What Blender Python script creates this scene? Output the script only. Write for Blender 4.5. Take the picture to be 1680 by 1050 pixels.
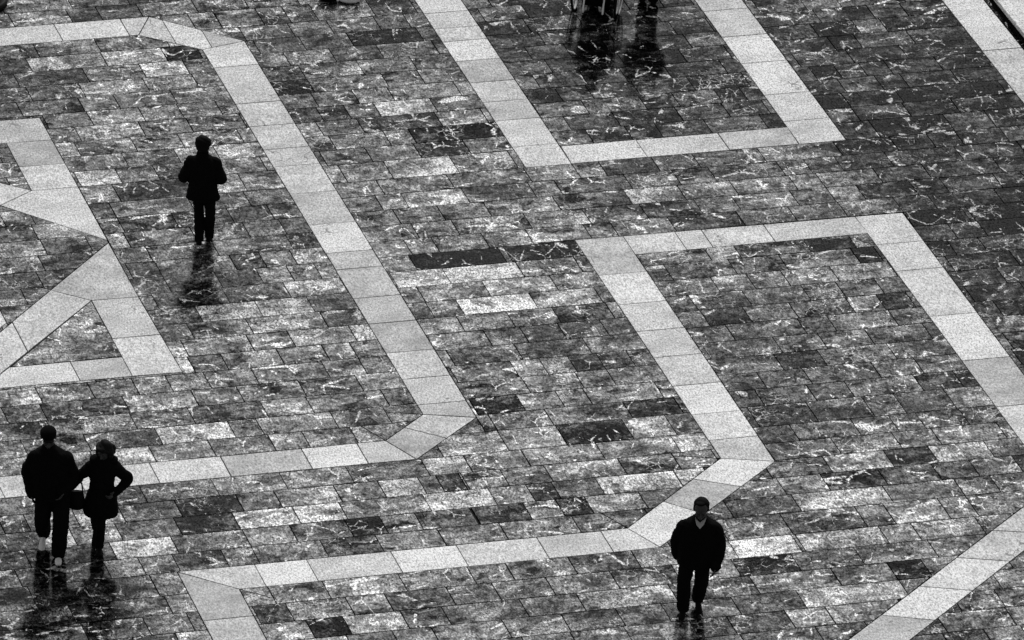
import bpy, bmesh, math, random
from mathutils import Vector, Matrix, noise as mnoise

# ---------------------------------------------------------------- camera, sky, sun, exposure
scene = bpy.context.scene
for o in list(bpy.data.objects):
    bpy.data.objects.remove(o)
RAD = math.radians
CAM_HEIGHT = 50.0                                  # looking down from a tower
PITCH, ROLL = RAD(30.0), RAD(3.0)
cam_data = bpy.data.cameras.new('camera')
cam_data.sensor_width = 36.0
cam_data.lens = 36.0 * 12095.0 / 1680.0
cam_data.clip_start, cam_data.clip_end = 1.0, 4000.0
cam = bpy.data.objects.new('camera', cam_data)
scene.collection.objects.link(cam)
forward = Vector((0, math.cos(PITCH), -math.sin(PITCH)))
up0, right0 = Vector((0, math.sin(PITCH), math.cos(PITCH))), Vector((1, 0, 0))
right = right0 * math.cos(ROLL) + up0 * math.sin(ROLL)
up = up0 * math.cos(ROLL) - right0 * math.sin(ROLL)
cam_pos = Vector((0, -CAM_HEIGHT / math.tan(PITCH), CAM_HEIGHT))
mat = Matrix((right, up, -forward)).transposed().to_4x4()
mat.translation = cam_pos
cam.matrix_world = mat
scene.camera = cam

SUN_ELEV, SUN_AZ = RAD(49.0), RAD(0.0)             # sun behind thin cloud, ahead of the camera
world = bpy.data.worlds.new('World')
scene.world = world
world.use_nodes = True
wn = world.node_tree
for n in list(wn.nodes):
    wn.nodes.remove(n)
sky = wn.nodes.new('ShaderNodeTexSky')
sky.sky_type = 'NISHITA'
sky.sun_disc = False
sky.sun_elevation = SUN_ELEV
sky.sun_rotation = SUN_AZ
sky.air_density, sky.dust_density, sky.ozone_density = 1.0, 2.0, 1.0
bw = wn.nodes.new('ShaderNodeRGBToBW')             # black-and-white film: a grey sky
bg = wn.nodes.new('ShaderNodeBackground')
bg.inputs['Strength'].default_value = 0.09
wo = wn.nodes.new('ShaderNodeOutputWorld')
wn.links.new(sky.outputs[0], bw.inputs[0])
wn.links.new(bw.outputs[0], bg.inputs['Color'])
wn.links.new(bg.outputs[0], wo.inputs['Surface'])
sun_data = bpy.data.lights.new('sun', 'SUN')
sun_data.energy = 1.5
sun_data.angle = RAD(24.0)
sun_data.color = (1, 1, 1)
sun = bpy.data.objects.new('sun', sun_data)
scene.collection.objects.link(sun)
to_sun = Vector((math.sin(SUN_AZ) * math.cos(SUN_ELEV), math.cos(SUN_AZ) * math.cos(SUN_ELEV), math.sin(SUN_ELEV)))
sun.rotation_euler = to_sun.to_track_quat('Z', 'Y').to_euler()
sun.location = (0, 30, 30)
vs = scene.view_settings
vs.view_transform, vs.look = 'Standard', 'None'
vs.exposure, vs.gamma = 0.34, 1.0
scene.render.engine = 'CYCLES'
scene.render.film_transparent = False

# ---------------------------------------------------------------- helpers
col = scene.collection
rng = random.Random(11)

def tag(o, label=None, category=None, group=None, kind=None):
    if label: o['label'] = label
    if category: o['category'] = category
    if group: o['group'] = group
    if kind: o['kind'] = kind
    return o

def link(name, me, parent=None, loc=(0, 0, 0)):
    o = bpy.data.objects.new(name, me)
    col.objects.link(o)
    o.location = loc
    if parent is not None:
        o.parent = parent
    return o

class Nodes:
    def __init__(self, name):
        self.m = bpy.data.materials.new(name)
        self.m.use_nodes = True
        self.t = self.m.node_tree
        self.t.nodes.clear()
    def put(self, sock, v):
        if isinstance(v, bpy.types.NodeSocket):
            self.t.links.new(v, sock)
        else:
            sock.default_value = v
    def node(self, typ, ins=None, out=0, **props):
        n = self.t.nodes.new(typ)
        for k, v in props.items():
            setattr(n, k, v)
        for k, v in (ins or {}).items():
            self.put(n.inputs[k], v)
        return n.outputs[out]
    def math(self, op, a, b=0.0, c=0.0, clamp=False):
        return self.node('ShaderNodeMath', {0: a, 1: b, 2: c}, operation=op, use_clamp=clamp)
    def add(self, a, b): return self.math('ADD', a, b)
    def mul(self, a, b): return self.math('MULTIPLY', a, b)
    def vmath(self, op, a, b):
        return self.node('ShaderNodeVectorMath', {0: a, 1: b}, operation=op)
    def noise(self, vec, scale, detail=2.0, rough=0.5, dist=0.0, out=0):
        return self.node('ShaderNodeTexNoise', {'Vector': vec, 'Scale': scale, 'Detail': detail,
                                                'Roughness': rough, 'Distortion': dist}, out=out)
    def step(self, v, lo, hi, a=0.0, b=1.0):
        return self.node('ShaderNodeMapRange', {0: v, 1: lo, 2: hi, 3: a, 4: b}, interpolation_type='SMOOTHSTEP')
    def lin(self, v, lo, hi, a=0.0, b=1.0):
        return self.node('ShaderNodeMapRange', {0: v, 1: lo, 2: hi, 3: a, 4: b})
    def mixf(self, f, a, b):
        return self.node('ShaderNodeMix', {0: f, 2: a, 3: b}, data_type='FLOAT')
    def attr(self, name, out):
        return self.node('ShaderNodeAttribute', attribute_name=name, out=out)
    def grey(self, v):
        return self.node('ShaderNodeCombineColor', {0: v, 1: v, 2: v})
    def principled(self, **ins):
        p = self.t.nodes.new('ShaderNodeBsdfPrincipled')
        for k, v in ins.items():
            self.put(p.inputs[k.replace('_', ' ')], v)
        o = self.t.nodes.new('ShaderNodeOutputMaterial')
        self.t.links.new(p.outputs[0], o.inputs['Surface'])
        return self.m

AX_ANGLE, SKEW = RAD(15.95), RAD(-86.3)            # paving rows and cross joints
AU = Vector((math.cos(AX_ANGLE), math.sin(AX_ANGLE)))
AV = Vector((math.cos(AX_ANGLE + SKEW), math.sin(AX_ANGLE + SKEW)))
def xy(u, v):
    return AU * u + AV * v

def stone_coords(N, seedscale=1.0):
    pos = N.node('ShaderNodeNewGeometry')
    r = N.node('ShaderNodeVectorRotate', {'Vector': pos, 'Angle': -AX_ANGLE}, rotation_type='Z_AXIS')
    seed = N.attr('seed', 1)
    return r, N.vmath('ADD', r, seed)

PUDDLES = ((1.0, 8.2, 2.2), (1.9, 8.3, 1.6), (5.6, 6.8, 3.0), (7.0, 3.0, 2.6), (-6.2, -8.0, 2.4), (-5.4, -7.4, 1.3), (-4.2, 0.5, 1.0), (2.4, -8.3, 1.5), (2.45, -7.6, 1.1))
def wet_map(N, pos):
    """film of rain water: smooth where it has gathered in the low spots (world x, y, radius)"""
    w = N.noise(N.vmath('MULTIPLY', pos, (0.5, 0.9, 1)), 0.9, 3.0, 0.55)
    wet = N.step(w, 0.40, 0.66)
    p0 = N.node('ShaderNodeNewGeometry')
    edge = N.mul(N.add(N.noise(p0, 1.4, 4.0, 0.6), -0.5), 1.3)
    for x, y, rad in PUDDLES:
        d = N.node('ShaderNodeVectorMath', {0: p0, 1: (x, y, 0)}, operation='DISTANCE', out=1)
        wet = N.math('MAXIMUM', wet, N.step(N.add(N.mul(d, 1 / rad), edge), 1.1, 0.55))
    return wet

def marble_material():
    N = Nodes('wet_marble')
    pos, P = stone_coords(N)
    tone = N.attr('tone', 2)
    warp = N.node('ShaderNodeVectorMath', {0: N.noise(P, 2.2, 3.0, 0.6, out=1), 1: (0.5, 0.5, 0.5)}, operation='SUBTRACT')
    PW = N.vmath('ADD', P, N.vmath('MULTIPLY', warp, (0.45, 0.3, 0.3)))
    PS = N.vmath('ADD', P, N.vmath('MULTIPLY', warp, (0.20, 0.16, 0.2)))
    c1 = N.noise(N.vmath('MULTIPLY', PW, (1.0, 1.35, 1)), 2.1, 6.0, 0.66)
    c2 = N.noise(N.vmath('MULTIPLY', PW, (1.0, 1.1, 1)), 8.0, 5.0, 0.7)
    c3 = N.noise(N.vmath('MULTIPLY', PW, (0.6, 2.8, 1)), 3.2, 4.0, 0.65)
    c4 = N.noise(N.vmath('MULTIPLY', PS, (1.0, 0.8, 1)), 20.0, 4.0, 0.75)
    cloud = N.add(N.add(N.mul(N.add(c1, -0.5), 1.9), N.mul(N.add(c2, -0.5), 1.8)), N.add(N.mul(N.add(c3, -0.5), 0.6), N.mul(N.add(c4, -0.5), 1.3)))
    level = N.add(tone, N.mul(cloud, 0.80))
    # dark reflections in the wet paving, painted into the tone across the joints
    painted_refl = N.step(N.noise(N.vmath('MULTIPLY', pos, (0.7, 1.5, 1)), 1.6, 6.0, 0.62), 0.50, 0.60)
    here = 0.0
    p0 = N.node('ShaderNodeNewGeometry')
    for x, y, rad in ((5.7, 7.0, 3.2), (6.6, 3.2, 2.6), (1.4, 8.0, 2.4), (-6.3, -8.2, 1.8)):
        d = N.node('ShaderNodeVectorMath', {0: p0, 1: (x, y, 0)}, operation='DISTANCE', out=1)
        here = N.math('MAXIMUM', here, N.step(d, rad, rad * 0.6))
    level = N.add(level, N.mul(N.mul(painted_refl, here), -0.34))
    # lumps of another stone with a clear outline
    lump = N.noise(N.vmath('MULTIPLY', PW, (1.0, 1.5, 1)), 1.9, 2.0, 0.5)
    level = N.add(level, N.mul(N.step(lump, 0.615, 0.635), -0.24))
    level = N.add(level, N.mul(N.step(lump, 0.37, 0.35), 0.16))
    ramp = N.node('ShaderNodeValToRGB', {0: level})
    el = ramp.node.color_ramp.elements
    el[0].position, el[0].color = 0.0, (0.003,) * 3 + (1,)
    el[1].position, el[1].color = 1.0, (0.62,) * 3 + (1,)
    for p, c in ((0.25, 0.010), (0.5, 0.05), (0.75, 0.19)):
        e = el.new(p); e.color = (c, c, c, 1)
    alb = N.node('ShaderNodeRGBToBW', {0: ramp})
    # white calcite veins: a few long strokes, fine networks in some slabs, blotches
    fine = N.node('ShaderNodeVectorMath', {0: N.noise(P, 11.0, 3.0, 0.6, out=1), 1: (0.5, 0.5, 0.5)}, operation='SUBTRACT')
    PF = N.vmath('ADD', N.vmath('ADD', P, N.vmath('MULTIPLY', warp, (0.10, 0.08, 0.1))), N.vmath('MULTIPLY', fine, (0.045, 0.045, 0.045)))
    def strokes(stretch, off, scale, mask, lo, hi, width):
        """angular healed fractures: cell edges, showing only where the mask is high, wider where it is highest"""
        d = N.node('ShaderNodeTexVoronoi', {'Vector': N.vmath('MULTIPLY', N.vmath('ADD', PF, off), stretch), 'Scale': scale, 'Randomness': 1.0}, feature='DISTANCE_TO_EDGE')
        w = N.step(mask, lo, hi, 0.0, width)
        k = N.math('SUBTRACT', 1.0, N.node('ShaderNodeMapRange', {0: d, 1: N.mul(w, 0.35), 2: N.add(w, 0.002), 3: 0.0, 4: 1.0}), clamp=True)
        return N.mul(k, N.step(w, width * 0.03, width * 0.3))
    v1 = strokes((0.7, 1.2, 1), (0, 0, 0), 1.5, N.noise(N.vmath('MULTIPLY', P, (0.8, 1.3, 1)), 2.6, 4.0, 0.65), 0.51, 0.67, 0.055)
    v2 = strokes((1.25, 0.75, 1), (5.5, 1.7, 3), 2.4, N.noise(N.vmath('ADD', P, (9, 4, 1)), 3.1, 4.0, 0.65), 0.51, 0.66, 0.045)
    v3 = strokes((1.0, 1.2, 1), (1.5, 8.7, 3), 7.5, N.noise(N.vmath('ADD', P, (2, 14, 1)), 1.5, 3.0, 0.6), 0.55, 0.68, 0.08)
    m2 = N.noise(N.vmath('MULTIPLY', P, (1.0, 1.8, 1)), 1.7, 4.0, 0.6)
    blob = N.mul(N.step(N.noise(PW, 5.0, 4.0, 0.65), 0.60, 0.66), N.step(m2, 0.57, 0.66))
    vein = N.math('MAXIMUM', N.math('MAXIMUM', N.mul(v1, 0.95), N.mul(v2, 0.85)), N.math('MAXIMUM', N.mul(v3, 0.5), N.mul(blob, 0.95)))
    vein = N.mul(vein, N.step(c2, 0.30, 0.46, 0.35, 1.0))
    alb = N.mixf(vein, alb, 0.85)
    # hairline cracks
    ck = N.node('ShaderNodeTexVoronoi', {'Vector': N.vmath('ADD', PF, (17.3, 2.1, 0)), 'Scale': 1.9, 'Randomness': 1.0}, feature='DISTANCE_TO_EDGE')
    crack = N.mul(N.step(ck, 0.017, 0.007), N.step(N.noise(P, 1.3, 2.0), 0.55, 0.60))
    alb = N.mul(alb, N.math('SUBTRACT', 1.0, N.mul(crack, 0.85)))
    # crystalline speckle
    g = N.add(N.noise(N.vmath('MULTIPLY', P, (1.0, 0.55, 1)), 42.0, 2.0, 0.8), -0.5)
    alb = N.mul(alb, N.math('MAXIMUM', N.add(1.0, N.mul(g, 7.5)), 0.05))
    wet = wet_map(N, pos)
    rough = N.math('MAXIMUM', N.add(N.mixf(wet, 0.36, 0.09), N.mul(N.add(c2, -0.5), 0.25)), 0.05)
    alb = N.mul(alb, N.math('SUBTRACT', 1.0, N.mul(wet, 0.42)))          # soaked stone
    polish = N.math('MULTIPLY', N.add(N.mul(N.math('POWER', N.lin(level, 0.0, 1.0, 0.0, 1.0), 1.6), 0.85), N.add(0.015, N.mul(wet, 0.05))), N.math('MAXIMUM', N.add(1.0, N.mul(g, 5.0)), 0.1))
    bump_h = N.add(N.mul(N.noise(pos, 9.0, 3.0), 0.6), N.mul(g, 0.25))
    bump = N.node('ShaderNodeBump', {'Strength': 0.16, 'Distance': 0.01, 'Height': bump_h})
    return N.principled(Base_Color=N.grey(alb), Roughness=rough, Specular_IOR_Level=polish, IOR=1.5, Normal=bump)

def granite_material():
    N = Nodes('pale_granite')
    pos, P = stone_coords(N)
    tone = N.attr('tone', 2)
    cl = N.add(N.mul(N.add(N.noise(N.vmath('MULTIPLY', P, (1.0, 1.6, 1)), 1.8, 5.0, 0.6), -0.5), 0.9),
               N.mul(N.add(N.noise(P, 9.0, 3.0, 0.6), -0.5), 0.25))
    alb = N.add(N.lin(tone, 0, 1, 0.30, 0.66), N.mul(cl, 0.75))
    g = N.add(N.noise(N.vmath('MULTIPLY', P, (1.0, 0.55, 1)), 44.0, 2.0, 0.8), -0.5)
    alb = N.math('MINIMUM', N.mul(alb, N.math('MAXIMUM', N.add(1.0, N.mul(g, 3.8)), 0.15)), 0.95)
    # trodden gum and drill marks
    vo = N.node('ShaderNodeTexVoronoi', {'Vector': N.vmath('ADD', P, N.mul(g, 0.03)), 'Scale': 2.6})
    gate = N.node('ShaderNodeSeparateColor', {0: N.node('ShaderNodeTexVoronoi', {'Vector': P, 'Scale': 2.6}, out=1)})
    spot = N.mul(N.step(vo, 0.075, 0.05), N.step(gate, 0.62, 0.66))
    alb = N.mul(alb, N.math('SUBTRACT', 1.0, N.mul(spot, 0.7)))
    ck = N.math('ABSOLUTE', N.add(N.noise(N.vmath('ADD', P, (3.3, 9.1, 0)), 0.9, 4.0, 0.55), -0.5))
    crack = N.mul(N.step(ck, 0.005, 0.002), N.step(N.noise(P, 0.8, 1.0), 0.58, 0.63))
    alb = N.mul(alb, N.math('SUBTRACT', 1.0, N.mul(crack, 0.75)))
    wet = wet_map(N, pos)
    rough = N.mixf(wet, 0.42, 0.26)
    bump = N.node('ShaderNodeBump', {'Strength': 0.2, 'Distance': 0.01, 'Height': N.add(N.mul(g, 0.5), N.noise(pos, 8.0, 2.0))})
    return N.principled(Base_Color=N.grey(alb), Roughness=rough, Specular_IOR_Level=0.3, IOR=1.5, Normal=bump)

def plain(name, base, rough, spec=0.5, metallic=0.0, vary=0.25, scale=30.0):
    N = Nodes(name)
    obj = N.node('ShaderNodeTexCoord', out=3)
    f = N.lin(N.noise(obj, scale, 4.0), 0.3, 0.7, base * (1 - vary), base * (1 + vary))
    return N.principled(Base_Color=N.grey(f), Roughness=rough, Metallic=metallic, Specular_IOR_Level=spec)

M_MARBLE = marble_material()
M_GRANITE = granite_material()
M_BED = plain('wet_mortar', 0.018, 0.6, 0.3)

# ---------------------------------------------------------------- convex polygons in paving coordinates
def area(p):
    return 0.5 * sum(p[i][0] * p[(i + 1) % len(p)][1] - p[(i + 1) % len(p)][0] * p[i][1] for i in range(len(p)))
def ccw(p):
    return list(p) if area(p) > 0 else list(reversed(p))
def clip(p, a, b, keep_left=True, off=0.0):
    """part of convex p left (or right) of the line a-b moved left by off"""
    dx, dy = b[0] - a[0], b[1] - a[1]
    L = math.hypot(dx, dy)
    nx, ny = -dy / L, dx / L
    s = 1 if keep_left else -1
    d = [s * ((q[0] - a[0]) * nx + (q[1] - a[1]) * ny - off) for q in p]
    out = []
    for i in range(len(p)):
        j = (i + 1) % len(p)
        if d[i] >= 0: out.append(p[i])
        if (d[i] > 0 > d[j]) or (d[i] < 0 < d[j]):
            t = d[i] / (d[i] - d[j])
            out.append((p[i][0] + t * (p[j][0] - p[i][0]), p[i][1] + t * (p[j][1] - p[i][1])))
    return out if len(out) > 2 else []
def clean(p, eps=0.004):
    out = []
    for q in p:
        if not out or math.hypot(q[0] - out[-1][0], q[1] - out[-1][1]) > eps:
            out.append(q)
    while len(out) > 2 and math.hypot(out[0][0] - out[-1][0], out[0][1] - out[-1][1]) <= eps:
        out.pop()
    return out if len(out) > 2 else []
def inset(p, d):
    q = p
    for i in range(len(p)):
        q = clip(q, p[i], p[(i + 1) % len(p)], True, d)
        if not q: return []
    return clean(q, 0.002)
def subtract(p, hole):
    """convex p minus convex hole, as convex pieces; p whole if they do not meet"""
    inner = p
    for i in range(len(hole)):
        inner = clip(inner, hole[i], hole[(i + 1) % len(hole)])
        if not inner: return [p]
    if abs(area(inner)) < 0.0006: return [p]
    out, rest = [], p
    for i in range(len(hole)):
        o = clean(clip(rest, hole[i], hole[(i + 1) % len(hole)], False))
        if o and abs(area(o)) > 0.0008: out.append(o)
        rest = clip(rest, hole[i], hole[(i + 1) % len(hole)])
        if not rest: break
    return out

def stone_geometry(poly, r, lift=0.0):
    """world-space verts and faces of one slab: tilted top, worn arris, sides"""
    outer = inset(poly, r.uniform(0.0035, 0.0075))
    if not outer: return None
    w = ccw([tuple(xy(*q)) for q in outer])
    inner = inset(w, 0.003)
    if len(inner) != len(w):
        w = clean(w, 0.02)
        inner = inset(w, 0.003) if w else []
        if not w or len(inner) != len(w):
            return None
    cx = sum(q[0] for q in w) / len(w); cy = sum(q[1] for q in w) / len(w)
    ox = sum(q[0] for q in inner) / len(inner); oy = sum(q[1] for q in inner) / len(inner)
    # keep vertex order matched
    k = min(range(len(w)), key=lambda i: (inner[i][0] - w[0][0]) ** 2 + (inner[i][1] - w[0][1]) ** 2)
    inner = inner[k:] + inner[:k]
    tx, ty, tz = r.gauss(0, 0.0022), r.gauss(0, 0.0022), r.gauss(0, 0.0008)
    def z(q): return lift + tz + (q[0] - cx) * tx + (q[1] - cy) * ty
    n = len(w)
    v = [(q[0] - cx, q[1] - cy, z(q)) for q in inner]
    v += [(q[0] - cx, q[1] - cy, z(q) - 0.003) for q in w]
    v += [(q[0] - cx, q[1] - cy, -0.04) for q in w]
    f = [tuple(range(n))]
    for i in range(n):
        j = (i + 1) % n
        f.append((i, n + i, n + j, j))
        f.append((n + i, 2 * n + i, 2 * n + j, n + j))
    return v, f, (cx, cy)

def set_attrs(me, tones, seeds):
    a = me.attributes.new('tone', 'FLOAT', 'POINT')
    a.data.foreach_set('value', tones)
    s = me.attributes.new('seed', 'FLOAT_VECTOR', 'POINT')
    s.data.foreach_set('vector', [c for q in seeds for c in q])

def seed_vec(r):
    return (r.uniform(-40, 40), r.uniform(-40, 40), r.uniform(-40, 40))

def stone_object(name, poly, tone, material, parent, r, lift=0.0):
    g = stone_geometry(poly, r, lift)
    if not g: return None
    v, f, c = g
    me = bpy.data.meshes.new(name)
    me.from_pydata(v, [], f)
    set_attrs(me, [tone] * len(v), [seed_vec(r)] * len(v))
    me.materials.append(material)
    return link(name, me, parent, (c[0], c[1], 0))

def stone_mass(name, items, material, r, parent=None):
    """many slabs that cannot be picked apart (out of the picture), joined"""
    V, F, T, S = [], [], [], []
    for poly, tone in items:
        g = stone_geometry(poly, r)
        if not g: continue
        v, f, c = g
        b = len(V)
        V += [(q[0] + c[0], q[1] + c[1], q[2]) for q in v]
        F += [tuple(i + b for i in q) for q in f]
        T += [tone] * len(v); S += [seed_vec(r)] * len(v)
    me = bpy.data.meshes.new(name)
    me.from_pydata(V, [], F)
    set_attrs(me, T, S)
    me.materials.append(material)
    return link(name, me, parent)

def in_picture(u, v, m=30):
    P = Vector((*xy(u, v), 0)) - cam_pos
    d = P.dot(forward)
    x, y = 840 + 12095 * P.dot(right) / d, 525 - 12095 * P.dot(up) / d
    return -m < x < 1680 + m and -m < y < 1050 + m

# ---------------------------------------------------------------- ground sheet under everything
me = bpy.data.meshes.new('ground')
s = 2500.0
me.from_pydata([(-s, -s, -0.03), (s, -s, -0.03), (s, s, -0.03), (-s, s, -0.03)], [], [(0, 1, 2, 3)])
N = Nodes('distant_paving')
p = N.node('ShaderNodeNewGeometry')
f = N.lin(N.noise(p, 0.8, 5.0), 0.3, 0.7, 0.015, 0.03)
me.materials.append(N.principled(Base_Color=N.grey(f), Roughness=0.9, Specular_IOR_Level=0.1))
tag(link('ground', me), kind='structure')

# ---------------------------------------------------------------- pale granite bands, as laid out in the square
U0, U1, V0, V1 = -20.0, 16.0, -21.0, 17.0            # extent of the built paving
# each: outline (convex, u/v metres), axis along which it is cut into slabs, joints
BANDS = [
    ('top left', [(U0, -9.47), (-2.41, -9.47), (-2.71, -8.93), (U0, -8.93)], 'u', [-18.6, -17.4, -16.2, -15, -13.8, -12.6, -11.4, -10.2, -9.1, -8.0, -6.9, -5.9, -4.85, -3.82, -2.84]),
    ('top left', [(-2.41, -9.47), (-1.268, -8.50), (-1.932, -8.34), (-2.71, -8.93)], 'u', [-2.25, -1.78]),
    ('long', [(-1.932, -8.34), (-1.268, -8.50), (-1.265, 2.42), (-1.935, 2.22)], 'v', [-7.77, -6.64, -5.95, -5.25, -4.74, -3.94, -3.03, -2.22, -1.75, -0.94, -0.23, 0.57, 1.28, 1.97]),
    ('lower left', [(-1.935, 2.22), (-1.265, 2.42), (-2.36, 3.32), (-2.62, 2.79)], 'd', [0.5]),
    ('lower left', [(U0, 2.80), (-2.62, 2.79), (-2.36, 3.32), (U0, 3.33)], 'u', [-18.8, -17.6, -16.4, -15.3, -14.2, -13.1, -12.0, -11.0, -10.0, -8.9, -7.85, -6.8, -5.8, -4.85, -3.76, -3.01]),
    ('upper U', [(1.535, V0), (2.21, V0), (2.195, -4.125), (1.525, -4.125)], 'v', [-20, -19.2, -18.4, -17.6, -16.8, -16, -15.2, -14.4, -13.6, -12.7, -11.9, -11.1, -10.3, -9.55, -8.89, -8.40, -7.99, -7.37, -6.70, -6.10, -5.53, -4.74]),
    ('upper U', [(2.21, -4.65), (5.56, -4.655), (5.545, -4.135), (2.195, -4.13)], 'u', [3.31, 4.52]),
    ('upper U', [(5.58, V0), (6.265, V0), (6.245, -4.13), (5.548, -4.13)], 'v', [-20, -19.1, -18.3, -17.5, -16.8, -16, -15.1, -14.3, -13.4, -12.6, -11.7, -10.9, -10.0, -9.2, -8.28, -7.45, -6.62, -5.63, -4.82]),
    ('lower loop', [(1.54, -2.0), (2.228, -1.985), (2.23, 4.21), (1.55, 4.01)], 'v', [-0.98, -0.15, 0.60, 1.32, 2.09, 2.86, 3.54]),
    ('lower loop', [(2.228, -1.985), (5.585, -1.968), (5.60, -1.475), (2.228, -1.455)], 'u', [2.97, 3.35, 4.25]),
    ('lower loop', [(5.585, -1.97), (6.275, -1.96), (6.29, 5.59), (5.61, 5.42)], 'v', [-1.14, -0.38, 0.90, 2.13, 3.38, 4.4]),
    ('lower loop', [(1.55, 4.01), (2.23, 4.21), (0.04, 6.01), (-0.22, 5.49)], 'd', [0.30, 0.62]),
    ('bottom', [(-6.18, 5.485), (-0.22, 5.49), (0.04, 6.02), (-5.525, 6.03)], 'u', [-5.17, -4.49, -3.38, -2.51, -1.44, -0.58]),
    ('bottom', [(-6.18, 5.485), (-5.525, 6.03), (-5.53, V1), (-6.215, V1)], 'v', [6.68, 7.45, 8.2, 9.0, 9.9, 10.8, 11.7, 12.6, 13.5, 14.4, 15.3, 16.2]),
    ('lower right', [(5.61, 5.42), (6.29, 5.59), (1.05, 9.83), (0.45, 9.55)], 'd', [0.1, 0.235, 0.37, 0.51, 0.65, 0.82]),
    ('star', [(-6.8, -6.74), (-4.75, -6.72), (-4.75, -6.05), (-6.8, -6.07)], 'u', [-5.5]),
    ('star', [(-5.40, -6.065), (-4.75, -6.05), (-4.75, -4.65), (-5.41, -4.65)], 'v', [-5.35]),
    ('star', [(-5.94, -4.31), (-5.41, -4.65), (-4.75, -4.65), (-4.75, -3.10)], 'v', []),
    ('star', [(-5.41, -4.65), (-5.94, -4.31), (-7.9, -6.30), (-7.3, -6.15)], 'v', []),
    ('star', [(-4.76, -3.03), (-4.76, -1.495), (-5.41, -1.51), (-5.87, -1.88)], 'v', []),
    ('star', [(-5.87, -1.88), (-5.41, -1.51), (-8.2, 1.30), (-8.75, 1.11)], 'u', [-6.6]),
    ('star', [(-5.41, -1.51), (-4.76, -1.495), (-4.735, 0.585), (-5.41, 0.57)], 'v', [-0.45]),
    ('star', [(-6.95, 0.055), (-5.41, 0.05), (-5.41, 0.57), (-7.48, 0.57)], 'u', [-6.12]),
    ('star', [(-7.35, -4.4), (-6.68, -4.4), (-6.68, -1.115), (-7.35, -0.43)], 'v', [-3.2, -2.2]),
    ('right', [(9.14, V0), (9.75, V0), (9.76, V1), (9.15, V1)], 'v', [-19.3, -17.4, -15.5, -13.8, -12.2, -10.4, -8.5, -6.41, -4.5, -2.6, -0.8, 1.1, 3.0, 4.9, 6.8, 8.7, 10.6, 12.3, 14, 15.7]),
]
BAND_LABEL = {'top left': 'pale granite band bending at the top left corner', 'long': 'long pale granite band running down past the lone man walking away',
              'lower left': 'pale granite band behind the walking couple', 'upper U': 'pale granite band forming the U near the wheelchair',
              'lower loop': 'pale granite band forming the loop right of centre', 'bottom': 'pale granite band along the bottom, left of the white collared man',
              'lower right': 'slanting pale granite band in the bottom right corner', 'star': 'pale granite star points at the left edge',
              'right': 'pale granite band along the raised step at the top right'}
r = random.Random(5)
band_parent = {}
for g in BAND_LABEL:
    e = bpy.data.objects.new('granite_band', None)
    col.objects.link(e)
    e['kind'] = 'structure'
    e['label'] = BAND_LABEL[g]
    band_parent[g] = e
far_slabs = []
holes = []
for g, outline, axis, joints in BANDS:
    P = ccw(outline)
    holes.append(P)
    pieces, rest = [], P
    if axis == 'd':                                   # along the slanting piece, from first edge to the opposite one
        a0, a1, b1, b0 = outline
        lines = [((a0[0] + t * (b0[0] - a0[0]), a0[1] + t * (b0[1] - a0[1])), (a1[0] + t * (b1[0] - a1[0]), a1[1] + t * (b1[1] - a1[1]))) for t in joints]
        side = a0
    elif axis == 'u':
        lines = [((t, 0), (t, 1)) for t in joints]; side = (-99, 0)
    else:
        lines = [((0, t), (1, t)) for t in joints]; side = (0, -99)
    for a, b in lines:
        left = (b[0] - a[0]) * (side[1] - a[1]) - (b[1] - a[1]) * (side[0] - a[0]) > 0
        if axis == 'd':
            mid = ((outline[0][0] + outline[1][0]) / 2, (outline[0][1] + outline[1][1]) / 2)
            left = (b[0] - a[0]) * (mid[1] - a[1]) - (b[1] - a[1]) * (mid[0] - a[0]) > 0
        pieces.append(clean(clip(rest, a, b, left)))
        rest = clip(rest, a, b, not left)
        if not rest: break
    if rest: pieces.append(clean(rest))
    for q in pieces:
        if not q or abs(area(q)) < 0.01: continue
        tone = min(1, max(0, r.gauss(0.5, 0.3)))
        cu = sum(t[0] for t in q) / len(q); cv = sum(t[1] for t in q) / len(q)
        if in_picture(cu, cv, 60) or any(in_picture(*t, 0) for t in q):
            stone_object('granite_slab', q, tone, M_GRANITE, band_parent[g], r)
        else:
            far_slabs.append((q, tone))
tag(stone_mass('granite_band_beyond_view', far_slabs, M_GRANITE, r), kind='stuff')
bpy.data.objects['granite_band_beyond_view'].name = 'outer_granite_slabs'

# ---------------------------------------------------------------- rows of dark veined marble
rows = []
def span(a, b, n):
    return [a + (b - a) * i / n for i in range(n)]
rows += span(V0, -9.47, 27) + [-9.47] + span(-8.93, -4.65, 10) + [-4.65] + span(-4.13, -1.98, 5) + span(-1.98, 2.80, 11)
rows += [2.80] + span(3.33, 5.49, 5) + [5.49] + span(6.02, V1, 25) + [V1]
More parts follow.
